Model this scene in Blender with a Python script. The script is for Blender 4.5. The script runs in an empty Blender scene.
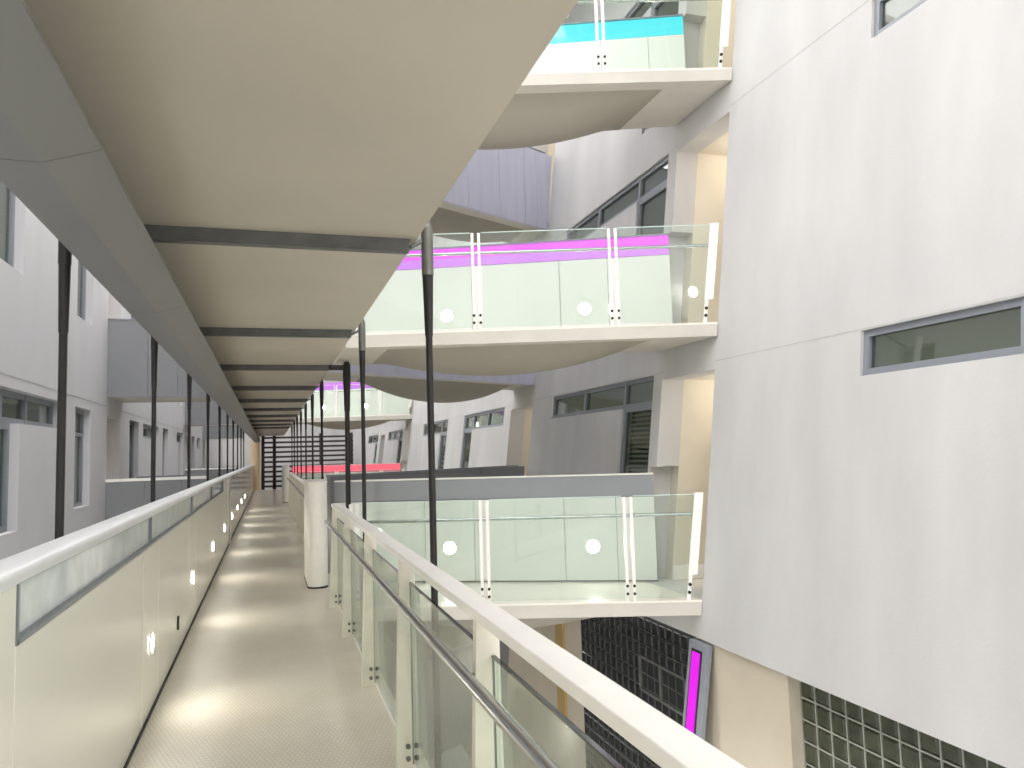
import bpy, bmesh, math, random
from mathutils import Vector, Matrix
random.seed(4)
S = bpy.context.scene
COL = S.collection
PI = math.pi

# ------------------------------------------------------------------ materials
def lin(c):
    o = []
    for v in c:
        v /= 255.0
        o.append(v / 12.92 if v <= .04045 else ((v + .055) / 1.055) ** 2.4)
    return (o[0], o[1], o[2], 1)

def nmat(name):
    m = bpy.data.materials.new(name); m.use_nodes = True
    nt = m.node_tree
    b = next(n for n in nt.nodes if n.type == 'BSDF_PRINCIPLED')
    return m, nt, b

def mat(name, rgb, rough=.5, metal=0.0, var=.06, scale=3.0, bump=0.0, bscale=60.0, stretch=(1, 1, 1), spec=.5):
    m, nt, b = nmat(name)
    b.inputs['Roughness'].default_value = rough
    b.inputs['Metallic'].default_value = metal
    b.inputs['Specular IOR Level'].default_value = spec
    tc = nt.nodes.new('ShaderNodeTexCoord')
    mp = nt.nodes.new('ShaderNodeMapping'); mp.inputs['Scale'].default_value = stretch
    nt.links.new(tc.outputs['Object'], mp.inputs['Vector'])
    nz = nt.nodes.new('ShaderNodeTexNoise'); nz.inputs['Scale'].default_value = scale
    nz.inputs['Detail'].default_value = 6
    nt.links.new(mp.outputs['Vector'], nz.inputs['Vector'])
    rp = nt.nodes.new('ShaderNodeValToRGB')
    c = lin(rgb)
    rp.color_ramp.elements[0].position = .3; rp.color_ramp.elements[1].position = .7
    rp.color_ramp.elements[0].color = tuple(max(0, v * (1 - var)) for v in c[:3]) + (1,)
    rp.color_ramp.elements[1].color = tuple(min(1, v * (1 + var)) for v in c[:3]) + (1,)
    nt.links.new(nz.outputs['Fac'], rp.inputs['Fac'])
    nt.links.new(rp.outputs['Color'], b.inputs['Base Color'])
    if bump:
        n2 = nt.nodes.new('ShaderNodeTexNoise'); n2.inputs['Scale'].default_value = bscale
        nt.links.new(tc.outputs['Object'], n2.inputs['Vector'])
        bp = nt.nodes.new('ShaderNodeBump'); bp.inputs['Strength'].default_value = bump
        bp.inputs['Distance'].default_value = .01
        nt.links.new(n2.outputs['Fac'], bp.inputs['Height'])
        nt.links.new(bp.outputs['Normal'], b.inputs['Normal'])
    return m

def emit(name, rgb, strength, base=.15):
    m, nt, b = nmat(name)
    b.inputs['Base Color'].default_value = tuple(v * base for v in lin(rgb)[:3]) + (1,)
    b.inputs['Emission Color'].default_value = lin(rgb)
    b.inputs['Emission Strength'].default_value = strength
    b.inputs['Roughness'].default_value = .4
    return m

def glassmat(name, tint=(226, 238, 232), refl=.06):
    m = bpy.data.materials.new(name); m.use_nodes = True
    nt = m.node_tree; nt.nodes.clear()
    out = nt.nodes.new('ShaderNodeOutputMaterial')
    tr = nt.nodes.new('ShaderNodeBsdfTransparent'); tr.inputs['Color'].default_value = lin(tint)
    gl = nt.nodes.new('ShaderNodeBsdfGlossy'); gl.inputs['Roughness'].default_value = .02
    fr = nt.nodes.new('ShaderNodeLayerWeight'); fr.inputs['Blend'].default_value = .5
    pw = nt.nodes.new('ShaderNodeMath'); pw.operation = 'POWER'; pw.inputs[1].default_value = 5
    nt.links.new(fr.outputs['Facing'], pw.inputs[0])
    ad = nt.nodes.new('ShaderNodeMath'); ad.operation = 'MULTIPLY_ADD'; ad.inputs[1].default_value = .95 - refl; ad.inputs[2].default_value = .04 + refl; ad.use_clamp = True
    mx = nt.nodes.new('ShaderNodeMixShader')
    nt.links.new(pw.outputs['Value'], ad.inputs[0])
    nt.links.new(ad.outputs['Value'], mx.inputs['Fac'])
    nt.links.new(tr.outputs['BSDF'], mx.inputs[1]); nt.links.new(gl.outputs['BSDF'], mx.inputs[2])
    nt.links.new(mx.outputs['Shader'], out.inputs['Surface'])
    return m

M = {}
M['plaster'] = mat('white_plaster', (200, 199, 198), .85, var=.07, scale=1.6, bump=.12, bscale=40, stretch=(1, 1, .3))
M['plaster_left'] = mat('grey_white_plaster', (202, 201, 203), .85, var=.04, scale=1.2, bump=.12, bscale=40, stretch=(1, 1, .4))
M['cream_wall'] = mat('cream_plaster', (222, 214, 198), .8, var=.03, scale=1.5)
M['beige_wall'] = mat('beige_render', (190, 180, 162), .8, var=.06, scale=1.6)
M['end_wall'] = mat('warm_lit_cream_plaster', (244, 220, 180), .8, var=.03)  # cream plaster with warm lamplight put into its colour
M['soffit'] = mat('tan_soffit_board', (186, 178, 163), .6, var=.05, scale=1.1)
M['concrete'] = mat('pale_concrete', (204, 200, 190), .75, var=.06, scale=2.2, bump=.1, bscale=30)
M['olive'] = mat('olive_soffit_skin', (158, 153, 140), .6, var=.04, scale=1.5)
M['panel'] = mat('cream_lacquer_panel', (240, 236, 225), .22, var=.015, scale=1.0)
M['panel_w'] = mat('white_lacquer_panel', (230, 231, 227), .25, var=.015, scale=1.0)
M['white'] = mat('white_painted_steel', (247, 245, 239), .35, var=.03, scale=6)
M['postpaint'] = mat('cream_painted_steel', (228, 223, 208), .4, var=.05, scale=8)
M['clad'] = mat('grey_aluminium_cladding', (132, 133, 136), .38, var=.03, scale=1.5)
M['clad_warm'] = mat('glossy_taupe_panel', (196, 190, 180), .12, var=.02)
M['coping'] = mat('silver_white_coping', (228, 230, 230), .3, var=.04, scale=3)
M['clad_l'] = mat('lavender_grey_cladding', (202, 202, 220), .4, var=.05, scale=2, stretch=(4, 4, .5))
M['fascia'] = mat('mid_grey_cladding', (114, 114, 114), .38, var=.03, scale=2)
M['steel'] = mat('brushed_steel', (185, 185, 185), .22, .9, var=.05, scale=12)
M['galv'] = mat('galvanised_steel', (120, 120, 116), .45, .5, var=.15, scale=9)
M['beam'] = mat('dull_steel_beam', (100, 101, 99), .5, .3, var=.15, scale=9)
M['black'] = mat('black_painted_steel', (30, 28, 26), .5, var=.2, scale=10)
M['sleeve'] = mat('grey_sleeve_steel', (112, 112, 106), .45, .4, var=.15, scale=10)
M['dark'] = mat('dark_gasket', (30, 30, 30), .6, var=.1)
M['joint'] = mat('joint_sealant', (182, 181, 178), .8, var=.1, scale=6)
M['winframe'] = mat('grey_window_frame', (134, 139, 146), .4, var=.03)
M['winframe_d'] = mat('dark_grey_window_frame', (138, 142, 147), .4, var=.03)
M['interior'] = emit('glowing_backing', (152, 152, 142), .10, base=.8)  # backing glows by itself so the window panes look lighter
M['interior'].node_tree.nodes['Principled BSDF'].inputs['Roughness'].default_value = .9
M['blind'] = mat('slat_blind', (70, 80, 76), .6, var=.1)
M['lowfloor'] = mat('grey_lower_floor', (175, 176, 172), .25, var=.08, scale=1.5)
M['louver'] = mat('dark_brown_louver', (52, 40, 38), .5, var=.1)
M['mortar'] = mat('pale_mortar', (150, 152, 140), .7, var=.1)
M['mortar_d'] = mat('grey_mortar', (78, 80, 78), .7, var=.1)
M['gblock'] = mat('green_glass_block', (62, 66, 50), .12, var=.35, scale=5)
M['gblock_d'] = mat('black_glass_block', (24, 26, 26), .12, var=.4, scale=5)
M['yellow'] = mat('ochre_door_paint', (176, 150, 96), .6)
M['copper'] = mat('brown_metal', (96, 70, 54), .4, .3)
M['glass'] = glassmat('clear_balustrade_glass', (246, 251, 248), .0)
M['glass_w'] = glassmat('walkway_balustrade_glass', (240, 248, 244), .06)
M['glass_edge'] = emit('x', (0, 0, 0), 0); M['glass_edge'].name = 'pale_glass_edge'
M['glass_edge'].node_tree.nodes['Principled BSDF'].inputs['Base Color'].default_value = lin((205, 222, 214))
M['glass_dark'] = mat('dark_glass_edge', (24, 34, 32), .15)
M['strip_glass'] = mat('silvered_glass', (232, 238, 240), .04, .0, var=.10, scale=7)
M['winglass'] = glassmat('window_glass', (214, 219, 214), .05)
M['lamp'] = emit('lamp_diffuser', (255, 250, 238), 50.0)
M['lamp_soft'] = emit('bridge_lamp_diffuser', (255, 252, 246), 14.0)
M['magenta'] = emit('magenta_led', (226, 76, 236), 0.31)
M['magenta_hot'] = emit('hot_magenta_led', (232, 20, 238), 0.225)
M['cyan'] = emit('cyan_led', (66, 220, 232), 0.29)
M['red'] = emit('coral_red_led', (238, 104, 122), 0.27)
M['violet'] = emit('violet_led', (208, 128, 236), 0.28)

def floor_mat():
    m, nt, b = nmat('cream_ribbed_metal_floor')
    b.inputs['Roughness'].default_value = .3
    tc = nt.nodes.new('ShaderNodeTexCoord')
    nz = nt.nodes.new('ShaderNodeTexNoise'); nz.inputs['Scale'].default_value = 1.6; nz.inputs['Detail'].default_value = 5
    nt.links.new(tc.outputs['Object'], nz.inputs['Vector'])
    rp = nt.nodes.new('ShaderNodeValToRGB')
    rp.color_ramp.elements[0].position = .3; rp.color_ramp.elements[1].position = .72
    rp.color_ramp.elements[0].color = lin((232, 223, 206)); rp.color_ramp.elements[1].color = lin((242, 236, 222))
    nt.links.new(nz.outputs['Fac'], rp.inputs['Fac'])
    br = nt.nodes.new('ShaderNodeTexBrick')
    br.inputs['Scale'].default_value = 1.0
    br.inputs['Brick Width'].default_value = .026; br.inputs['Row Height'].default_value = .040
    br.inputs['Mortar Size'].default_value = .0055; br.inputs['Mortar Smooth'].default_value = .5
    br.inputs['Color1'].default_value = (1, 1, 1, 1); br.inputs['Color2'].default_value = (.92, .92, .92, 1)
    br.inputs['Mortar'].default_value = (.66, .65, .62, 1)
    nt.links.new(tc.outputs['Object'], br.inputs['Vector'])
    mx = nt.nodes.new('ShaderNodeMix'); mx.data_type = 'RGBA'; mx.blend_type = 'MULTIPLY'
    mx.inputs['Factor'].default_value = .45
    nt.links.new(rp.outputs['Color'], mx.inputs['A']); nt.links.new(br.outputs['Color'], mx.inputs['B'])
    nt.links.new(mx.outputs['Result'], b.inputs['Base Color'])
    bp = nt.nodes.new('ShaderNodeBump'); bp.inputs['Strength'].default_value = .35; bp.inputs['Distance'].default_value = .004
    nt.links.new(br.outputs['Color'], bp.inputs['Height']); nt.links.new(bp.outputs['Normal'], b.inputs['Normal'])
    return m
M['floor'] = floor_mat()

# ------------------------------------------------------------------ mesh helpers
class MB:
    def __init__(s): s.v = []; s.f = []; s.sm = False
    def quad8(s, p):            # p: 4 bottom (ccw) + 4 top
        b = len(s.v); s.v += [tuple(q) for q in p]
        for f in ((3, 2, 1, 0), (4, 5, 6, 7), (0, 1, 5, 4), (1, 2, 6, 5), (2, 3, 7, 6), (3, 0, 4, 7)):
            s.f.append(tuple(b + i for i in f))
        return s
    def box(s, x0, x1, y0, y1, z0, z1):
        return s.quad8([(x0, y0, z0), (x1, y0, z0), (x1, y1, z0), (x0, y1, z0), (x0, y0, z1), (x1, y0, z1), (x1, y1, z1), (x0, y1, z1)])
    def mbox(s, mp, y0, y1, z0, z1, d0, d1):   # a box in a wall's own (along, up, into) frame
        return s.quad8([mp(y0, z0, d0), mp(y1, z0, d0), mp(y1, z0, d1), mp(y0, z0, d1), mp(y0, z1, d0), mp(y1, z1, d0), mp(y1, z1, d1), mp(y0, z1, d1)])
    def obox(s, a, b, w0, w1, z0, z1):         # along plan segment a-b, from w0 to w1 on its left
        a = Vector(a[:2]); b = Vector(b[:2]); d = (b - a).normalized(); n = Vector((-d.y, d.x))
        P = [a + n * w0, b + n * w0, b + n * w1, a + n * w1]
        return s.quad8([(p.x, p.y, z0) for p in P] + [(p.x, p.y, z1) for p in P])
    def prism(s, pts, z0, z1):
        b = len(s.v); n = len(pts)
        s.v += [(p[0], p[1], z0) for p in pts] + [(p[0], p[1], z1) for p in pts]
        s.f.append(tuple(b + i for i in reversed(range(n)))); s.f.append(tuple(b + n + i for i in range(n)))
        for i in range(n):
            j = (i + 1) % n
            s.f.append((b + i, b + j, b + n + j, b + n + i))
        return s
    def tube(s, a, b, r0, r1=None, n=14):
        r1 = r0 if r1 is None else r1
        a = Vector(a); b = Vector(b); d = (b - a).normalized()
        u = d.orthogonal().normalized(); w = d.cross(u)
        k = len(s.v)
        for i in range(n):
            t = 2 * PI * i / n; s.v.append(tuple(a + (u * math.cos(t) + w * math.sin(t)) * r0))
        for i in range(n):
            t = 2 * PI * i / n; s.v.append(tuple(b + (u * math.cos(t) + w * math.sin(t)) * r1))
        for i in range(n):
            j = (i + 1) % n; s.f.append((k + i, k + j, k + n + j, k + n + i))
        s.f.append(tuple(k + i for i in reversed(range(n)))); s.f.append(tuple(k + n + i for i in range(n)))
        return s
    def build(s, name, m, parent=None, bevel=0, smooth=False, org=None):
        me = bpy.data.meshes.new(name)
        o = bpy.data.objects.new(name, me); COL.objects.link(o)
        loc = Vector((0, 0, 0))
        if parent is None and org is not None:
            loc = Vector(org); o.location = loc
        off = parent_loc(parent) if parent else loc
        me.from_pydata([tuple(Vector(v) - off) for v in s.v], [], s.f)
        bm = bmesh.new(); bm.from_mesh(me); bmesh.ops.recalc_face_normals(bm, faces=bm.faces); bm.to_mesh(me); bm.free()
        me.materials.append(m)
        if parent: o.parent = parent
        if bevel:
            bv = o.modifiers.new('bevel', 'BEVEL'); bv.width = bevel; bv.segments = 2; bv.limit_method = 'ANGLE'
        if smooth:
            me.polygons.foreach_set('use_smooth', [True] * len(me.polygons))
            me.update()
            me.set_sharp_from_angle(angle=math.radians(40))
        return o

def parent_loc(p):
    l = Vector((0, 0, 0))
    while p: l += p.location; p = p.parent
    return l

def thing(name, label, cat, loc=(0, 0, 0), group=None):
    o = bpy.data.objects.new(name, None); COL.objects.link(o); o.location = loc
    o.empty_display_size = .1
    o['label'] = label; o['category'] = cat
    if group: o['group'] = group
    return o
def tag(o, label, cat, group=None):
    o['label'] = label; o['category'] = cat
    if group: o['group'] = group
    return o
def struct(o): o['kind'] = 'structure'; return o
def sthing(name, loc=(0, 0, 0)):
    o = bpy.data.objects.new(name, None); COL.objects.link(o); o.location = loc; o['kind'] = 'structure'; o.empty_display_size = .1
    return o

def wall_with_holes(name, m, mp, yr, zr, holes, thick):
    ys = sorted({yr[0], yr[1]} | {h[i] for h in holes for i in (0, 1) if yr[0] < h[i] < yr[1]})
    zs = sorted({zr[0], zr[1]} | {h[i] for h in holes for i in (2, 3) if zr[0] < h[i] < zr[1]})
    def solid(i, j):
        if i < 0 or j < 0 or i >= len(ys) - 1 or j >= len(zs) - 1: return False
        y = (ys[i] + ys[i + 1]) / 2; z = (zs[j] + zs[j + 1]) / 2
        return not any(h[0] < y < h[1] and h[2] < z < h[3] for h in holes)
    bm = bmesh.new(); cache = {}
    def V(i, j, d):
        k = (i, j, d)
        if k not in cache: cache[k] = bm.verts.new(mp(ys[i], zs[j], d))
        return cache[k]
    for i in range(len(ys) - 1):
        for j in range(len(zs) - 1):
            if not solid(i, j): continue
            bm.faces.new([V(i, j, 0), V(i + 1, j, 0), V(i + 1, j + 1, 0), V(i, j + 1, 0)])
            bm.faces.new([V(i, j, thick), V(i, j + 1, thick), V(i + 1, j + 1, thick), V(i + 1, j, thick)])
            for (di, dj, a, b) in ((-1, 0, (i, j), (i, j + 1)), (1, 0, (i + 1, j), (i + 1, j + 1)), (0, -1, (i, j), (i + 1, j)), (0, 1, (i, j + 1), (i + 1, j + 1))):
                if not solid(i + di, j + dj):
                    bm.faces.new([V(*a, 0), V(*b, 0), V(*b, thick), V(*a, thick)])
    bmesh.ops.recalc_face_normals(bm, faces=bm.faces)
    me = bpy.data.meshes.new(name); bm.to_mesh(me); bm.free(); me.materials.append(m)
    o = bpy.data.objects.new(name, me); COL.objects.link(o)
    return struct(o)

ST = 2.91                     # storey height
K = .125                      # lean of the right wall
def RW(y, z, d): return (4.27 + K * z + d, y, z)
def LW(y, z, d): return (-2.46 - d, y, z)

# ------------------------------------------------------------------ windows
wcount = [0]
def window(mp, rects, mull, fmat, fw=.055, inset=.03, blind=None, depth=.2, bars=()):
    """rects: openings; mull: list of (y0,y1,z0,z1) extra members."""
    wcount[0] += 1
    y0 = min(r[0] for r in rects); z0 = min(r[2] for r in rects)
    w = sthing('window_%d' % wcount[0], mp(y0, z0, 0))
    f = MB(); g = MB(); it = MB()
    ym = [(r[0], r[1]) for r in rects]
    for r in rects:
        a, b, c, d = r
        def joined(edge):      # an edge shared with another opening keeps a single bar
            return False
        f.mbox(mp, a, a + fw, c, d, inset, inset + .07); f.mbox(mp, b - fw, b, c, d, inset, inset + .07)
        f.mbox(mp, a + fw, b - fw, d - fw, d, inset, inset + .07); f.mbox(mp, a + fw, b - fw, c, c + fw, inset, inset + .07)
        g.mbox(mp, a + fw * .8, b - fw * .8, c + fw * .8, d - fw * .8, inset + .03, inset + .04)
        D = .0
        it.mbox(mp, a - .04, b + .12, c - .12, d + .05, depth + D, depth + D + .04)
    for q in mull: f.mbox(mp, *q, inset - .004, inset + .07)
    f.build('window_frame', fmat, w)
    g.build('window_pane', M['winglass'], w)
    it.build('room_backing', M['interior'], w)
    if blind:
        a, b, c, d = blind; bl = MB(); z = c + .02
        while z < d:
            bl.mbox(mp, a + .06, b - .06, z, z + .028, inset + .10, inset + .115); z += .06
        bl.build('slat_blind', M['blind'], w)
    return w

holesR, holesL = [], []
HEAD = 2.48
def rbay(lvl, y_near, y_far, slot_at, sill=.15, blind=False, fm='winframe', mulls=(.36, .62)):
    z = ST * lvl
    head, tr = z + HEAD, z + 2.11
    if lvl >= 1: head, tr = z + 2.45, z + 2.08
    rects = [(y_near, y_far, tr, head)]
    sl = (y_near, y_near + .86, z + sill, tr) if slot_at == 'near' else (y_far - .86, y_far, z + sill, tr)
    rects.append(sl)
    holesR.extend(rects)
    L = y_far - y_near
    ms = []
    if slot_at == 'near':
        ms.append((y_near + .83, y_near + .88, tr, head)); ms.append((y_near + .83 + (L - .86) * .5, y_near + .89 + (L - .86) * .5, tr, head))
    else:
        ms.append((y_far - .88, y_far - .83, tr, head)); ms.append((y_near + (L - .86) * .5, y_near + .06 + (L - .86) * .5, tr, head))
    window(RW, rects, ms, M[fm], blind=sl if blind else None, depth=.2 if blind else .115)
for lvl in (0, 1, 2):
    rbay(lvl, 1.36, 5.03, 'near', mulls=())
    rbay(lvl, 8.56, 12.18, 'near', blind=(lvl == 0), fm='winframe_d')
    if lvl < 2:
        rbay(lvl, 14.95, 18.35, 'far', fm='winframe')
        rbay(lvl, 20.15, 23.6, 'near', fm='winframe')
        rbay(lvl, 27.4, 31.0, 'near', fm='winframe_d')
        rbay(lvl, 34.0, 37.6, 'near', fm='winframe_d')
alc = []
for lvl in (-1, 0, 1, 2):
    z = ST * lvl
    for (a, b) in ((7.17, 8.34), (13.17, 14.5), (25.85, 27.02), (31.9, 33.2)):
        if lvl == -1: continue
        if lvl == 2 and a > 20: continue
        alc.append((a, b, z, z + 2.40))
holesR.extend(alc)
for (a, b, z0, z1) in alc:
    if a in (7.17, 25.85): holesR.append((b - .03, b + .17, z0 + .003, z0 + 1.35))
wall_with_holes('wall_right', M['plaster'], RW, (-1.0, 46.0), (-.39, 10.0), holesR, .3)

# door alcoves behind the bridge ends
for i, (a, b, z0, z1) in enumerate(alc):
    w = sthing('wall_alcove_%d' % (i + 1), RW(a, z0, .3))
    q = MB()
    q.mbox(RW, a - .06, b + .06, z0 - .1, z1 + .06, 1.15, 1.25)
    q.mbox(RW, a - .06, a, z0 - .1, z1 + .06, .301, 1.15); q.mbox(RW, b, b + .2, z0 - .1, z1 + .06, .301, 1.15)
    q.build('alcove_lining', M['cream_wall'], w)
    q = MB(); q.mbox(RW, a, b, z1, z1 + .06, .301, 1.15); q.build('alcove_ceiling', M['cream_wall'], w)
    q = MB(); q.mbox(RW, a, b, z0 - .1, z0 - .005, .0, 1.15); q.build('threshold', M['panel'], w)
    if a < 9:
        q = MB(); q.mbox(RW, b - .045, b - .001, z0, z0 + .17, .31, 1.1); q.build('plinth', M['white'], w, bevel=.006)
        q = MB()
        q.mbox(RW, a + .001, a + .03, z0 + 1.0, z0 + 1.5, .55, .62); q.mbox(RW, a + .03, a + .06, z0 + 1.0, z0 + 1.04, .55, .62); q.mbox(RW, a + .03, a + .06, z0 + 1.46, z0 + 1.5, .55, .62)
        q.build('door_pull', M['copper'], w)

# wall joints level with the window heads
t = 0
for lvl in (0, 1, 2):
    z = ST * lvl + (2.487 if lvl == 0 else 2.457)
    for (a, b) in ((-.95, 7.16), (8.3, 13.1), (14.55, 25.8)):
        t += 1
        struct(MB().mbox(RW, a, b, z, z + .010, -.002, .002).build('trim_%d' % t, M['joint']))

# left wall
lws = []
for lvl in (0, 1):
    z = ST * lvl
    s = 1.0 if lvl == 0 else .68
    hd = 2.36 if lvl == 0 else 2.36
    if lvl == 0:
        lws.append(([(7.2, 10.8, 2.03, 2.37), (8.2, 9.12, .93, 2.03)], [(8.79, 8.85, 2.03, 2.37), (9.62, 9.69, 2.03, 2.37)]))
    else:
        lws.append(([(8.2, 9.11, 3.59, 5.2)], []))
    lws.append(([(11.5, 12.42, z + s, z + hd)], [(11.5, 12.42, z + 1.98, z + 2.03)] if lvl == 0 else []))
    lws.append(([(15.7, 16.75, z + .3, z + 2.38)], []))
    lws.append(([(17.3, 19.6, z + 2.08, z + 2.38)], []))
    lws.append(([(20.35, 21.4, z + .3, z + 2.4)], []))
    lws.append(([(23.3, 25.0, z + 2.1, z + 2.4), (23.9, 24.9, z + .3, z + 2.1)], []))
    lws.append(([(27.6, 28.8, z + .3, z + 2.4)], [])); lws.append(([(29.6, 31.0, z + 2.0, z + 2.4)], []))
for r, m_ in lws: holesL.extend(r)
lalc = []
for lvl in (0, 1):
    for a in (13.6, 25.6, 32.2):
        if a > 30 and lvl == 1: continue
        lalc.append((a, a + 1.1, ST * lvl - .02, ST * lvl + 2.35))
holesL.extend(lalc)
wall_with_holes('wall_left', M['plaster_left'], LW, (-7.0, 46.0), (-5.8, 10.0), holesL, .32)
for r, m_ in lws:
    window(LW, r, m_, M['winframe_d'], fw=.06, inset=.09, depth=.17)
for i, (a, b, z0, z1) in enumerate(lalc):
    w = sthing('wall_recess_%d' % (i + 1), LW(a, z0, .32)); q = MB()
    q.mbox(LW, a - .06, b + .06, z0 - .1, z1 + .06, 1.1, 1.2)
    q.mbox(LW, a - .06, a, z0 - .1, z1 + .06, .321, 1.1); q.mbox(LW, b, b + .06, z0 - .1, z1 + .06, .321, 1.1)
    q.mbox(LW, a, b, z1, z1 + .06, .321, 1.1)
    q.build('recess_lining', M['cream_wall'], w)
    q = MB(); q.mbox(LW, b - .012, b - .001, z0 + 1.66, z0 + 1.71, .45, .7); q.build('door_plate', M['copper'], w)
for (a, b) in ((-.95, 13.5), (14.75, 25.5)):
    t += 1
    struct(MB().mbox(LW, a, b, HEAD + .005, HEAD + .02, -.003, .002).build('trim_%d' % t, M['joint']))

# ------------------------------------------------------------------ lower wall, glass blocks, light box
LX = 4.5
q = MB()
q.box(4.25, LX + .2, 5.80, 7.30, -5.8, -.392)
struct(q.build('wall_lower', M['beige_wall']))
q = MB(); q.box(LX + .12, LX + .3, 11.36, 46, -5.8, -.392)
struct(q.build('wall_lower_far', M['beige_wall']))
struct(MB().box(LX, LX + .25, .3, .4, -5.8, -.392).build('wall_lower_near', M['cream_wall']))

def block_wall(label, y0, y1, z1, z0, x, mb, mm, hole=None):
    w = thing('glass_block_wall', label, 'glass block wall', (x, y0, z0))
    P = .182; g = .009; gw = .75
    ny = int((y1 - y0) / P); nz = int((z1 - z0) / P); y0 = y1 - ny * P
    b = MB(); mo = MB()
    mo.box(x + .03, x + .1, y0, y0 + ny * P, z1 - nz * P, z1)
    for i in range(ny):
        for j in range(nz):
            ya = y0 + i * P; zb = z1 - j * P
            if hole and hole[0] < ya + P / 2 < hole[1] and hole[2] < zb - P / 2 < hole[3]: continue
            # pillow-faced block
            k = len(b.v); e = .02
            A = [(x + .02, ya + g, zb - P + g), (x + .02, ya + P - g, zb - P + g), (x + .02, ya + P - g, zb - g), (x + .02, ya + g, zb - g)]
            B = [(x - .004, ya + g + e, zb - P + g + e), (x - .004, ya + P - g - e, zb - P + g + e), (x - .004, ya + P - g - e, zb - g - e), (x - .004, ya + g + e, zb - g - e)]
            b.v += A + B
            b.f.append((k + 4, k + 5, k + 6, k + 7))
            for q_ in range(4):
                r_ = (q_ + 1) % 4; b.f.append((k + q_, k + r_, k + 4 + r_, k + 4 + q_))
    mo2 = MB()
    for i in range(ny + 1): mo2.box(x + .004, x + .03, y0 + i * P - g * gw, y0 + i * P + g * gw, z1 - nz * P, z1)
    for j in range(nz + 1): mo2.box(x + .005, x + .03, y0, y0 + ny * P, z1 - j * P - g * gw, z1 - j * P + g * gw)
    mo.v, mo.f = mo.v, mo.f
    b.build('glass_blocks', mb, w); mo.build('backing', M['dark'], w); mo2.build('mortar_grid', mm, w)
    return w
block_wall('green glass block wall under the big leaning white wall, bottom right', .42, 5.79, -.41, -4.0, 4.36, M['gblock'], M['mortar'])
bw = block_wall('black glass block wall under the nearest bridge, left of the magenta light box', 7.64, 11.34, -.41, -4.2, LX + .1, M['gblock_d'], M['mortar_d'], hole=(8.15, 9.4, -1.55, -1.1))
q = MB()
for a in ((8.16, 9.36, -1.125, -1.10), (8.16, 9.36, -1.55, -1.52), (8.16, 8.19, -1.55, -1.10), (9.33, 9.36, -1.55, -1.10), (8.78, 8.81, -1.55, -1.10)):
    q.box(LX + .085, LX + .13, *a)
vf = q.build('vent_window_frame', M['galv'], bw)
MB().box(LX + .11, LX + .118, 8.18, 9.34, -1.53, -1.11).build('vent_window_pane', M['winglass'], vf)

# magenta light box, leaning with the wall above it
lb = thing('light_box', 'tall grey framed light box glowing magenta under the leaning wall corner', 'light box', (4.18, 7.05, -3.2))
def LBm(y, z, d): return (4.17 + K * (z + .4) + d, y + .02 - .05 * (z + .4), z)
q = MB(); q.mbox(LBm, 6.92, 7.27, -2.75, -.41, 0, .06); q.build('housing', M['winframe'], lb, bevel=.006)
q = MB(); q.mbox(LBm, 7.005, 7.205, -2.62, -.485, -.006, .0); q.build('dark_surround', M['dark'], lb)
q = MB(); q.mbox(LBm, 7.03, 7.18, -2.6, -.51, -.012, -.005); q.build('light_panel', M['magenta_hot'], lb)
tag(MB().box(LX + .08, LX + .118, 12.1, 12.45, -2.91, -.75).build('door_leaf', M['yellow'], org=(LX + .1, 12.1, -2.91)), 'narrow ochre door on the cream wall beneath the bridges', 'door')

# floors below
struct(MB().box(-9, 12, -9, 46, -5.95, -5.8).build('floor_lower', M['lowfloor']))

# ------------------------------------------------------------------ our walkway
struct(MB().box(-.86, .78, -1.5, 41.0, -.16, 0).build('floor', M['floor']))
struct(MB().box(-.95, .84, -1.5, 41.0, -.3, -.165).build('floor_edge', M['concrete']))
q = MB(); q.box(.70, .735, -1.5, 8.45, 0.0, .022); q.box(.70, .735, 12.35, 27.1, 0, .022)
struct(q.build('trim_kerb', M['white']))

# left parapet
PX = -.73
pp = thing('parapet', 'long cream panelled parapet with glazed slot along the left of the walkway', 'parapet', (PX, 0, 0))
def ppan(y0, y1, z1, m='panel'):
    MB().box(PX - .035, PX, y0 + .003, y1 - .003, .012, z1).build('panel', M[m], pp, bevel=.003)
ppan(-1.4, .1, 1.262); ppan(.1, 2.72, 1.262)
ys = [2.72, 5.2, 5.9, 8.02, 8.72, 10.85, 11.5, 13.7, 14.3, 15.6]
for a, b in zip(ys[:-1], ys[1:]): ppan(a, b, 1.058 if a < 13 else 1.262)
ys = [15.78, 16.5, 17.2, 19.3, 20.0, 22.2, 22.9, 25.0, 25.7, 27.8, 28.6, 33.0, 37.0, 40.9]
for a, b in zip(ys[:-1], ys[1:]): ppan(a, b, 1.2, 'clad_warm')
MB().box(PX - .12, PX - .04, -1.4, 40.95, .012, 1.04).build('backing_board', M['dark'], pp)
MB().box(PX - .15, PX - .125, -1.4, 40.95, -.1, 1.04).build('outer_cladding', M['clad'], pp)
MB().box(PX - .028, PX - .020, 2.74, 13.68, 1.075, 1.24).build('slot_glass', M['strip_glass'], pp)
q = MB(); q.box(PX - .03, PX + .004, 2.725, 13.7, 1.056, 1.074); q.box(PX - .03, PX + .004, 2.725, 13.7, 1.24, 1.262); q.box(PX - .03, PX + .004, 2.722, 2.738, 1.056, 1.262); q.box(PX - .03, PX + .004, 13.684, 13.7, 1.056, 1.262)
for y in (5.55, 8.37, 11.17): q.box(PX - .03, PX + .0, y - .01, y + .01, 1.07, 1.245)
q.build('slot_frame', M['winframe_d'], pp)
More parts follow.
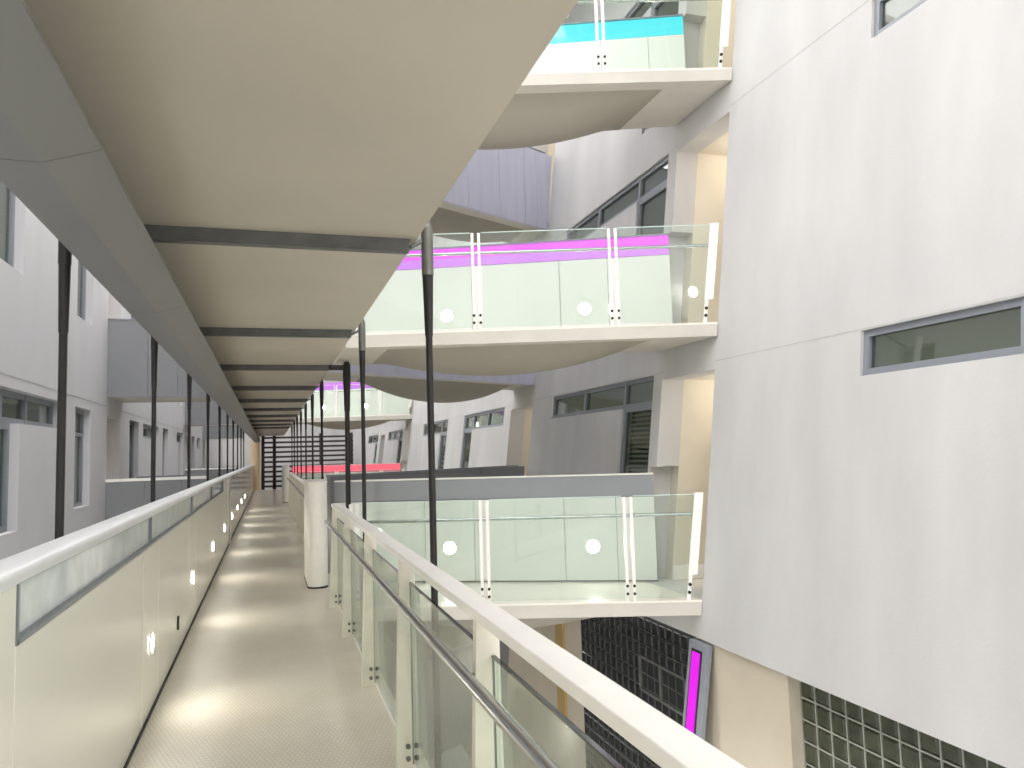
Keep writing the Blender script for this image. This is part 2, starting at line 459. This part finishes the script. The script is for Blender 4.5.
# coping: broad rounded rail
cp = MB(); n = 12; prof = []
for i in range(n + 1):
    a = PI * i / n; prof.append((PX - .045 + .075 * math.cos(a), 1.275 + .028 * math.sin(a) ** .7 if 0 < i < n else 1.275))
prof += [(PX - .12, 1.255), (PX + .03, 1.255)]
k = len(prof)
cp.v = [(x, -1.4, z) for x, z in prof] + [(x, 40.95, z) for x, z in prof]
for i in range(k):
    j = (i + 1) % k; cp.f.append((i, j, k + j, k + i))
cp.f += [tuple(range(k)), tuple(range(2 * k - 1, k - 1, -1))]
cp.build('coping', M['coping'], pp, smooth=True)
MB().box(PX - .06, PX + .025, 15.6, 15.76, .01, 1.26).build('end_post', M['white'], pp, bevel=.006)
MB().box(PX - .002, PX + .012, 7.06, 7.1, .20, .31).build('lock_plate', M['dark'], pp, bevel=.004)
MB().box(PX, PX + .012, -1.4, 40.9, .0, .014).build('floor_gasket', M['dark'], pp)

# round lights
def wall_light(p, nrm, label, r=.095, group=None, lm='lamp_soft'):
    p = Vector(p); nrm = Vector(nrm).normalized()
    w = thing('wall_light', label, 'wall light', p, group)
    q = MB(); u = nrm.orthogonal().normalized(); v = nrm.cross(u); n = 28; k = 0
    for (rr, h) in ((r, .001), (r, .013), (r * .86, .015), (r * .86, .001)):
        for i in range(n):
            t = 2 * PI * i / n; q.v.append(tuple(p + nrm * h + (u * math.cos(t) + v * math.sin(t)) * rr))
    for a in range(3):
        for i in range(n):
            e = (i + 1) % n; q.f.append((a * n + i, a * n + e, a * n + n + e, a * n + n + i))
    q.build('trim_ring', M['white'], w, smooth=True)
    MB().tube(p + nrm * .001, p + nrm * .006, r * .855, r * .855, 28).build('diffuser', M[lm], w)
    return w
ORD = ['nearest', 'second', 'third', 'fourth', 'fifth', 'sixth', 'seventh', 'eighth', 'ninth', 'tenth', 'eleventh']
for i in range(8):
    y = 5.51 + 2.83 * i
    wall_light((PX, y, .44), (1, 0, 0), 'round white wall light low on the left parapet, %s from the camera' % ORD[i], .07, 'lights in the left parapet', lm='lamp')

# right balustrade of the walkway
def walkway_balustrade(label, y0, y1, posts, detail=True):
    w = thing('balustrade', label, 'balustrade', (.66, posts[0], 0))
    for y in posts:
        q = MB()          # tapered plate post
        q.quad8([(.603, y - .02, 0), (.726, y - .02, 0), (.726, y + .02, 0), (.603, y + .02, 0),
                 (.640, y - .02, 1.052), (.718, y - .02, 1.052), (.718, y + .02, 1.052), (.640, y + .02, 1.052)])
        po = q.build('post', M['postpaint'], w, bevel=.003)
        MB().box(.6915, .6985, y - .0215, y - .0195, .03, .935).build('gasket', M['dark'], po)
        if detail:
            for xx in (.668, .708):
                for zz in (.06, .12):
                    MB().tube((xx, y - .032, zz), (xx, y - .02, zz), .0125, n=10).build('bolt', M['galv'], po, smooth=True)
            q = MB(); q.tube((.594, y, .875), (.64, y, .875), .008, n=8); q.build('bracket', M['galv'], po)
    for a, b in zip(posts[:-1], posts[1:]):
        g = MB().box(.689, .701, a + .021, b - .021, .05, .93).build('glass_pane', M['glass_w'], w)
        MB().box(.688, .702, a + .021, b - .021, .93, .936).build('pane_top_edge', M['glass_dark'], g)
        MB().box(.634, .722, a + (-.05 if a == posts[0] else .002), b + (.05 if b == posts[-1] else -.001), 1.053, 1.088).build('top_rail', M['white'], w, bevel=.004)
    MB().tube((.588, posts[0] - .1, .893), (.588, posts[-1] + .15, .893), .021, n=18).build('handrail', M['steel'], w, smooth=True)
    return w
walkway_balustrade('near glass balustrade with white top rail and steel handrail, walkway right side', -1, 8.5, [-.45, 1.03, 2.5, 4.05, 5.55, 7.08, 8.5])
walkway_balustrade('distant balustrade along the walkway beyond the white rounded pier', 12.4, 27, [12.4, 13.9, 15.4, 16.9, 18.4, 19.9, 21.4, 22.9, 24.4, 25.9, 27.1], detail=False)

def pier(label, y0, y1):
    r = .12; cx = .565; pts = []
    for i in range(17):
        a = PI + PI * i / 16; pts.append((cx + r * math.cos(a), y0 + r + r * math.sin(a)))
    pts += [(cx + r, y1), (cx - r, y1)]
    w = thing('pier', label, 'pier', (cx, y0, 0))
    MB().prism(pts, .02, 1.27).build('shaft', M['white'], w, smooth=True)
    c = 1.02
    MB().prism([(cx + (x - cx) * 1.04, y0 + (y - y0) * 1.0 - .004) for x, y in pts], 1.27, 1.29).build('cap', M['white'], w, smooth=True)
    MB().prism([(cx + (x - cx) * 1.03, y - .004) for x, y in pts], .0, .02).build('base_joint', M['dark'], w, smooth=True)
pier('white round-nosed pier between the first two bridge landings', 9.78, 10.8)
pier('small distant white round-nosed pier near the end of the walkway', 28.3, 29.4)

# ------------------------------------------------------------------ upper walkway: soffit, beams, fascia
struct(MB().box(-.555, .73, -1.5, 41.0, 2.70, 2.90).build('ceiling', M['soffit']))
beam_y = [.95, 3.88, 6.85, 9.55, 12.4, 15.15, 17.95, 20.75, 23.5, 26.3, 29.1]
for i, y in enumerate(beam_y):
    if i == 0: continue
    w = thing('cross_beam', 'grey steel cross beam under the soffit, %s from the camera' % ORD[i - 1], 'beam', (0, y, 2.7), 'cross beams under the soffit')
    q = MB(); q.box(-.555, .70, y - .035, y + .035, 2.692, 2.70); q.box(-.555, .70, y + .027, y + .035, 2.645, 2.692)
    q.box(-.555, .69, y - .03, y + .027, 2.645, 2.633)
    q.box(-.555, .69, y - .035, y - .028, 2.645, 2.692)
    q.build('channel', M['beam'], w)
    if i != 3:
        MB().tube((.70, y, 2.665), (.762, y, 2.70), .012, n=10).build('end_pin', M['galv'], w)
    else:
        MB().box(.70, .9, y - .03, y + .03, 2.64, 2.70).build('end_pin', M['black'], w)

fb = thing('fascia_beam', 'long grey clad edge beam dropping below the soffit on the left', 'beam', (-.62, 0, 2.38))
yb = [-1.4, .0, 2.2, 4.37, 6.5, 8.7, 10.9, 13.1, 15.3, 17.5, 19.7, 24.1, 28.5, 32.9, 40.9]
for a, b in zip(yb[:-1], yb[1:]):
    sec = [(-.70, 2.38), (-.56, 2.378), (-.42, 2.424), (-.42, 2.434), (-.55, 2.46), (-.56, 2.69), (-.70, 2.69)]
    q = MB(); n = len(sec)
    q.v = [(x, a + .002, z) for x, z in sec] + [(x, b - .002, z) for x, z in sec]
    q.f = [(i, (i + 1) % n, n + (i + 1) % n, n + i) for i in range(n)] + [(3, 2, 1, 4), (0, 6, 5, 4, 1), (n + 4, n + 1, n + 2, n + 3), (n + 1, n + 4, n + 5, n + 6, n)]
    q.build('panel', M['fascia'], fb)
MB().box(-.69, -.565, -1.4, 40.9, 2.70, 4.0).build('outer_parapet', M['clad'], fb)

def hanger(x, y, label, ztop, rod, sl, side, zb=-.16, group=None):
    w = thing('hanger_rod', label, 'hanger rod', (x, y, zb), group)
    MB().tube((x, y, zb), (x, y, ztop - .28), rod, n=12).build('rod', M['black'], w, smooth=True)
    q = MB(); q.tube((x, y, ztop - .52), (x, y, ztop - .2), rod * 1.15, sl * .92, 14); q.build('tapered_socket', M['black'], w, smooth=True)
    q = MB(); q.tube((x, y, ztop - .2), (x, y, ztop + .05), sl, sl, 14); q.tube((x, y, ztop + .05), (x, y, ztop + .09), sl, sl * .6, 14)
    q.build('sleeve', M['sleeve'] if side == 'r' else M['black'], w, smooth=True)
    MB().box(x - .05, x + .05, y - .05, y + .05, zb - .02, zb).build('foot_plate', M['galv'], w)
for i, y in enumerate(beam_y[1:]):
    if i == 2:
        hanger(.91, y, 'thicker black hanger rod beside the first bridge landing', 2.655, .03, .046, 'd', zb=.022)
    else:
        hanger(.79, y, 'black hanger rod right of the walkway, %s from the camera' % ORD[i if i < 2 else i], 2.72, .0175, .031, 'r' if i < 2 else 'd', group='hanger rods on the right')
for i in range(10):
    y = 3.95 + 2.93 * i
    hanger(-.9, y, 'black hanger rod outside the left parapet, %s from the camera' % ORD[i], 2.72, .018, .028, 'd', group='hanger rods on the left')

# ------------------------------------------------------------------ footbridges
def hull(N0, N1, F0, F1, z, s0, s1, D, v0, m, parent):
    q = MB(); ns, nv = 36, 14
    N0, N1, F0, F1 = map(Vector, (N0, N1, F0, F1))
    for j in range(nv + 1):
        v = v0 + (1 - v0) * j / nv
        for i in range(ns + 1):
            s = s0 + (s1 - s0) * i / ns; t = i / ns
            a = N0.lerp(N1, s); b = F0.lerp(F1, s); p = a.lerp(b, v)
            g = math.sin(PI * j / nv) ** .8 if 0 < j < nv else 0
            q.v.append((p.x, p.y, z - D * (4 * t * (1 - t)) ** .9 * g - .001))
    for j in range(nv):
        for i in range(ns):
            k = j * (ns + 1) + i; q.f.append((k, k + 1, k + ns + 2, k + ns + 1))
    k = (nv + 1) * (ns + 1)
    # closing lid just inside the slab
    c = [0, ns, nv * (ns + 1) + ns, nv * (ns + 1)]
    for i in c: x, y, zz = q.v[i]; q.v.append((x, y, z + .02))
    q.f.append((k, k + 1, k + 2, k + 3))
    return q.build('curved_soffit', m, parent, smooth=True)

def lerp(a, b, t): return (a[0] + (b[0] - a[0]) * t, a[1] + (b[1] - a[1]) * t)

def glass_rail(label, a, b, z, dists, group, detail=True):
    """bridge balustrade along the near edge a (wall end) -> b."""
    A = Vector(a); Bv = Vector(b); L = (Bv - A).length; d = (Bv - A) / L; n = Vector((-d.y, d.x))
    if n.y < 0: n = -n
    def at(s, w=0): p = A + d * s + n * w; return (p.x, p.y)
    w = thing('balustrade', label, 'balustrade', (A.x, A.y, z), group)
    for i, s in enumerate(dists):
        if i == 0:     # end plate leaning with the wall
            e = .10; q = MB(); off = .02
            def pt(ss, zz, ww): p = A + d * (ss - K * zz) + n * ww; return (p.x, p.y, z + zz)
            q.quad8([pt(s - .035, .26, .01), pt(s + .055, .26, .01), pt(s + .055, .26, .05), pt(s - .035, .26, .05),
                     pt(s - .035, 1.1, .01), pt(s + .055, 1.1, .01), pt(s + .055, 1.1, .05), pt(s - .035, 1.1, .05)])
            q.quad8([pt(s + .015, 0, .015), pt(s + .05, 0, .015), pt(s + .05, 0, .045), pt(s + .015, 0, .045),
                     pt(s + .015, .26, .015), pt(s + .05, .26, .015), pt(s + .05, .26, .045), pt(s + .015, .26, .045)])
            po = q.build('post', M['white'], w)
            for zz in (.08, .16):
                p0 = pt(s + .033, zz, .015); MB().tube(p0, (p0[0] - n.x * .014, p0[1] - n.y * .014, p0[2]), .017, n=10).build('bolt', M['dark'], po)
            continue
        q = MB()
        for o_ in (-.05, .022): q.obox(at(s + o_), at(s + o_ + .028), .0, .05 if n.dot(Vector((-d.y, d.x))) > 0 else -.05, z, z + 1.075)
        po = q.build('post', M['white'], w)
        for o_ in (-.036, .036) if detail else ():
            for zz in (.08, .16):
                p0 = at(s + o_, 0); p1 = at(s + o_, -.014); MB().tube((p0[0], p0[1], z + zz), (p1[0], p1[1], z + zz), .015, n=10).build('bolt', M['dark'], po)
    sg = 1 if n.dot(Vector((-d.y, d.x))) > 0 else -1
    for i in range(len(dists) - 1):
        s0, s1 = dists[i] + (.0 if i == 0 else .06), dists[i + 1] - .06
        if i == 0:
            q = MB()
            def gp(ss, zz, ww): p = A + d * ss + n * ww; return (p.x, p.y, z + zz)
            l0, l1 = s0 + .02, s0 - K * 1.08 + .02
            q.quad8([gp(l0, .03, .02), gp(s1, .03, .02), gp(s1, .03, .032), gp(l0, .03, .032), gp(l1, 1.08, .02), gp(s1, 1.08, .02), gp(s1, 1.08, .032), gp(l1, 1.08, .032)])
            g = q.build('glass_pane', M['glass'], w)
            MB().obox(at(l1), at(s1), sg * .019, sg * .033, z + 1.08, z + 1.088).build('pane_top_edge', M['glass_edge'], g)
        else:
            g = MB().obox(at(s0), at(s1), sg * .02, sg * .032, z + .03, z + 1.08).build('glass_pane', M['glass'], w)
            MB().obox(at(s0), at(s1), sg * .019, sg * .033, z + 1.08, z + 1.088).build('pane_top_edge', M['glass_edge'], g)
    p0 = at(dists[0] - .09, .1); p1 = at(L - .05, .1)
    MB().tube((p0[0], p0[1], z + .875), (p1[0], p1[1], z + .875), .018, n=12).build('handrail', M['steel'], w, smooth=True)
    return w

LN = {-1: 'lower', 0: 'walkway-level', 1: 'upper', 2: 'topmost'}
def bridge_a(lvl, dy, band, where, lights, rail_lbl, par_lbl, br_lbl, hullD=.27):
    z = ST * lvl; dx = K * z
    N0 = (4.27 + dx - .012, 7.15 + dy); N1 = (.80, 8.43 + dy); F0 = (4.40 + dx, 8.26 + dy); F1 = (.80, 10.13 + dy)
    F0 = (4.27 + dx - .012, 8.42 + dy)
    w = thing('footbridge', br_lbl, 'footbridge', (2.5, 8.5 + dy, z - .3), 'footbridges across the atrium')
    zb = z - .15
    # deck follows the lean at its wall end
    q = MB(); e = K * .15
    P = [N0, F0, F1, N1]
    lo = [(N0[0] - e, N0[1]), (F0[0] - e, F0[1]), F1, N1]
    q.quad8([(p[0], p[1], zb) for p in lo] + [(p[0], p[1], z - .018) for p in P])
    q.build('deck', M['concrete'], w)
    q = MB(); q.prism([(p[0] - (.0), p[1]) for p in (lerp(N0, N1, 0), F0, F1, N1)], z - .017, z)
    q.build('deck_finish', M['panel'], w)
    hull(N0, N1, F0, F1, zb, .16, .88, hullD, .14, M['olive'], w)
    # far parapet
    pr = thing('parapet', par_lbl, 'parapet', (F0[0], F0[1], z), 'bridge parapets')
    d = Vector(F1) - Vector(F0); L = d.length; d /= L; n = Vector((d.y, -d.x))     # n points to the deck side
    if n.y > 0: n = -n
    sg = 1 if n.dot(Vector((-d.y, d.x))) > 0 else -1
    def at(s): p = Vector(F0) + d * s; return (p.x, p.y)
    F0 = (4.27 + dx + .12, 8.345 + dy); d = Vector(F1) - Vector(F0); L = d.length; d /= L
    ls = 0.0
    bz = 1.012 if lvl == 0 else 1.06
    bt = 1.26 if lvl == 0 else 1.30
    MB().obox(at(ls), at(L), -sg * .004, -sg * .09, z + .004, z + bt).build('core', M['clad'], pr)
    SX = lambda x: (F0[0] - x) / (F0[0] - F1[0]) * L
    js = [ls] + [SX(x) for x in ((3.98, 3.42, 2.42, 1.86), (4.05, 3.50, 2.48, 1.92), (4.69, 4.13, 3.59, 2.6))[lvl]] + [L]
    for a, b in zip(js[:-1], js[1:]):
        MB().obox(at(a + .003), at(b - .003), sg * .001, sg * .025, z + .02, z + bz - .012).build('panel', M['panel_w'], pr)
    MB().obox(at(ls + .003), at(L), sg * .001, sg * .012, z + (bz if band != 'magenta' else 1.175), z + bt).build('light_band', M[band], pr)
    if band == 'magenta': MB().obox(at(ls + .003), at(L), sg * .001, sg * .014, z + bz, z + 1.173).build('lower_band_reflection', M['violet'], pr)  # paler lower part of the band, glass reflection put into its colour
    MB().obox(at(ls), at(L), -sg * .1, sg * .03, z + bt + .002, z + bt + .02).build('coping', M['winframe'] if lvl else M['white'], pr)
    for (s, lb_) in lights:
        p = at(SX(s)); wall_light((p[0] + n.x * .025, p[1] + n.y * .025, z + .42), (n.x, n.y, 0), lb_, .088)
    Lr = (Vector(N1) - Vector(N0)).length
    glass_rail(rail_lbl, N0, N1, z, [.10] + [(N0[0] - x) / (N0[0] - N1[0]) * Lr for x in (3.58, 2.16)] + [Lr - .06], 'bridge balustrades', detail=dy < 1)
    return w
M['band_off'] = mat('unlit_band_diffuser', (152, 155, 160), .35, var=.03)
bridge_a(0, 0, 'band_off', '', [(3.72, 'round glowing light in the walkway-level bridge parapet, nearer the right wall'), (2.14, 'round glowing light in the walkway-level bridge parapet, behind the hanger rod')],
         'glass balustrade on the nearest bridge at walkway level', 'white panelled parapet with unlit grey band on the walkway-level bridge', 'nearest pale footbridge at walkway level, meeting the right wall corner')
bridge_a(1, 0, 'magenta', '', [(3.78, 'round glowing light below the magenta band, nearer the right wall'), (2.18, 'round glowing light below the magenta band, nearer the hanger rod')],
         'glass balustrade in front of the magenta light band', 'white parapet topped by a long magenta light band', 'pale footbridge one storey up with magenta band and curved belly')
bridge_a(2, 0, 'cyan', '', [(4.77, 'round light below the cyan band at the top of the view')],
         'glass balustrade in front of the cyan light band', 'white parapet topped by a cyan light band', 'highest pale footbridge with cyan band, top of the view', hullD=.36)
bridge_a(0, 18.68, 'red', '', [(3.0, 'distant round light below the coral red band')],
         'distant glass balustrade in front of the coral red band', 'distant parapet topped by a coral red light band', 'distant footbridge at walkway level with coral red band')
bridge_a(1, 18.68, 'violet', '', [(3.3, 'distant round light below the violet band, right one'), (1.9, 'distant round light below the violet band, left one')],
         'distant glass balustrade in front of the violet band', 'distant parapet topped by a violet light band', 'distant upper footbridge with violet band behind the hanger rods')

def bridge_b(lvl, label, m, joints):
    z = ST * lvl; dx = K * z
    N0 = (4.27 + dx - .03, 13.14); N1 = (.80, 10.9); F0 = (4.27 + dx - .03, 14.45); F1 = (.80, 12.3)
    w = thing('footbridge', label, 'footbridge', (2.5, 12.5, z - .3), 'grey clad footbridges')
    zb = z - .13
    MB().prism([(N0[0] - .012, N0[1] + .022), F0, F1, (N1[0] - .012, N1[1] + .022)], zb, z).build('deck', M['concrete'], w)
    hull(N0, N1, F0, F1, zb, .1, .86, .33, .28, M['olive'], w)
    d = Vector(N1) - Vector(N0); L = d.length; d /= L; n = Vector((-d.y, d.x))
    def at(s): p = Vector(N0) + d * s; return (p.x, p.y)
    sg = 1 if n.y > 0 else -1
    e = K * 1.34
    q = MB()
    js = [0] + joints + [L]
    for k_, (a, b) in enumerate(zip(js[:-1], js[1:])):
        q = MB(); a2 = a + .004 if k_ else 0
        p0, p1 = at(a2), at(b - .004)
        nn = n * sg * .08
        top0 = (p0[0] + (e if k_ == 0 else 0), p0[1] + (e * .0 if k_ == 0 else 0))
        if k_ == 0: t_ = Vector(N0) - d * (e * 1.1); top0 = (t_.x, t_.y)
        q.quad8([(p0[0], p0[1], zb - .01), (p1[0], p1[1], zb - .01), (p1[0] + nn.x, p1[1] + nn.y, zb - .01), (p0[0] + nn.x, p0[1] + nn.y, zb - .01),
                 (top0[0], top0[1], z + 1.31), (p1[0], p1[1], z + 1.31), (p1[0] + nn.x, p1[1] + nn.y, z + 1.31), (top0[0] + nn.x, top0[1] + nn.y, z + 1.31)])
        q.build('cladding_panel', m, w)
    MB().obox(at(.01), at(L), sg * -.012, sg * .1, z + 1.312, z + 1.335).build('coping', M['winframe_d'], w)
    return w
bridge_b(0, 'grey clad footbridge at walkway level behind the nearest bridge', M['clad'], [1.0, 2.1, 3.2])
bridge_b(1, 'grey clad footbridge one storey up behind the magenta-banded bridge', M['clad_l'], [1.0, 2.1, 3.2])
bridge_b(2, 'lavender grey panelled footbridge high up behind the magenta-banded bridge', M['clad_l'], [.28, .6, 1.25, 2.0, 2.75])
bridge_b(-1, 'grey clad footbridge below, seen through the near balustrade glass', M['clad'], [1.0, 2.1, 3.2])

def bridge_left(y, lvl, label, z0, z1, white_cap, joints):
    z = ST * lvl
    w = thing('footbridge', label, 'footbridge', (-1.7, y, z0), 'grey clad bridges on the left')
    x0, x1 = -2.458, -.98
    MB().box(x0, x1, y + .05, y + 1.4, min(z0 + .01, z - .15), z).build('deck', M['concrete'], w)
    js = [x0] + joints + [x1]
    for a, b in zip(js[:-1], js[1:]): MB().box(a + .003, b - .003, y, y + .06, z0, z1).build('cladding_panel', M['clad'], w)
    if white_cap:
        MB().box(x0, x1, y - .015, y + .12, z1, z1 + .045).build('coping', M['white'], w)
        MB().box(x0 + .25, x1, y + 1.28, y + 1.4, z, z1 + .05).build('far_parapet', M['clad'], w)
    else:
        MB().box(x0, x1, y + 1.3, y + 1.4, z, z1).build('far_parapet', M['clad'], w)
        MB().box(x0, x1, y - .01, y + .07, z1, z1 + .02).build('coping', M['winframe_d'], w)
bridge_left(13.55, 0, 'grey clad bridge with white coping at walkway level on the left', -.28, 1.29, True, [-1.9, -1.35])
bridge_left(13.55, 1, 'grey clad bridge box one storey up on the left, nearest', 2.63, 3.88, False, [-1.87, -1.42])
bridge_left(25.5, 0, 'second grey clad bridge with white coping on the left at walkway level', -.28, 1.29, True, [-1.7])
bridge_left(25.5, 1, 'second grey clad bridge box one storey up on the left', 2.68, 4.0, False, [-1.7])
bridge_left(32.1, 1, 'farthest dark strip of bridge one storey up on the left', 2.4, 3.9, False, [-1.7])

wall_light((5.05, 8.338, 3.5), (0, -1, 0), 'round white glowing disc on the alcove side wall, right of the magenta band', .07)  # white disc, built from the wall light parts

# ------------------------------------------------------------------ far end
lv = thing('louver_screen', 'dark brown slatted screen closing the far end of the walkway', 'screen', (2, 41, 0))
q = MB(); zz = .1
while zz < 2.75:
    q.box(-.3, 4.2, 41.0, 41.1, zz, zz + .1); zz += .245
q.build('slats', M['louver'], lv)
for x in (-.3, .25, 2.55, 4.1): MB().box(x - .08, x + .08, 40.95, 41.0, 0, 2.78).build('post', M['louver'], lv)
struct(MB().box(-.9, -.42, 40.96, 41.3, 0, 2.7).build('wall_end', M['end_wall']))
struct(MB().box(-3, 7.2, 45.6, 45.9, -5.8, 10).build('wall_back', M['plaster']))

struct(MB().box(1.9, 6.2, -3, 46, 10.0, 10.2).build('roof_shade', M['plaster']))  # solid roof added to cut sky light on the right wall
struct(MB().box(-3.2, -2.3, -3, 46, 10.0, 10.2).build('roof_shade_left', M['plaster']))  # left strip of the added roof, narrowing the open sky
struct(MB().box(-9, 12, -7.4, -7.0, -5.8, 10).build('unseen_wall_front', M['plaster']))  # unseen wall, added to keep the bright sky out of glass reflections
# skylight bars over the atrium
q = MB()
for y in range(-2, 46, 3): q.box(-2.8, 5.6, y, y + .1, 9.85, 10.0)
for x in (-1.0, .6, 2.2, 3.8): q.box(x, x + .06, -3, 46, 9.9, 9.98)
struct(q.build('ceiling_skylight', M['white']))

# ------------------------------------------------------------------ light
wd = bpy.data.worlds.new('daylight'); S.world = wd; wd.use_nodes = True
bg = wd.node_tree.nodes['Background']; bg.inputs['Color'].default_value = (1.0, .99, .985, 1); bg.inputs['Strength'].default_value = 1.5

for i, (a, b, z0, z1) in enumerate(alc):
    if a > 30: continue
    ld = bpy.data.lights.new('alcove_lamp', 'POINT'); ld.energy = 2 if b < 9 else 1.0; ld.color = (1.0, .96, .90); ld.shadow_soft_size = .08
    lo = bpy.data.objects.new('alcove_lamp', ld); COL.objects.link(lo); lo.location = RW((a + b) / 2, z1 - .15, .75)
for y in (2.0, 5.0, 8.0):  # unseen fill lights, added to brighten the levels below
    ld = bpy.data.lights.new('lower_fill_light', 'AREA'); ld.energy = 42; ld.shape = 'DISK'; ld.size = .3; ld.color = (1.0, .97, .93)
    lo = bpy.data.objects.new('lower_fill_light', ld); COL.objects.link(lo); lo.location = (.5, y, -.34)
# ------------------------------------------------------------------ camera
yaw, pit, roll, f = .30747, .0860, -.03030, 768.5
F = Vector((math.sin(yaw) * math.cos(pit), math.cos(yaw) * math.cos(pit), math.sin(pit)))
r = Vector((math.cos(yaw), -math.sin(yaw), 0)); u = r.cross(F)
r2 = r * math.cos(roll) + u * math.sin(roll); u2 = -r * math.sin(roll) + u * math.cos(roll)
cd = bpy.data.cameras.new('camera'); cam = bpy.data.objects.new('camera', cd); COL.objects.link(cam)
cd.sensor_fit = 'HORIZONTAL'; cd.sensor_width = 36; cd.lens = f / 1024 * 36; cd.clip_start = .02
mw = Matrix((r2, u2, -F)).transposed().to_4x4(); mw.translation = (0, 0, 1.6)
cam.matrix_world = mw
S.camera = cam
S.view_settings.view_transform = 'Standard'; S.view_settings.look = 'None'
S.view_settings.gamma = 1; S.view_settings.use_curve_mapping = False
S.view_settings.exposure = 2.0
S.cycles.use_denoising = True
S.cycles.max_bounces = 10; S.cycles.diffuse_bounces = 5; S.cycles.glossy_bounces = 4
S.cycles.transparent_max_bounces = 24; S.cycles.sample_clamp_indirect = 6
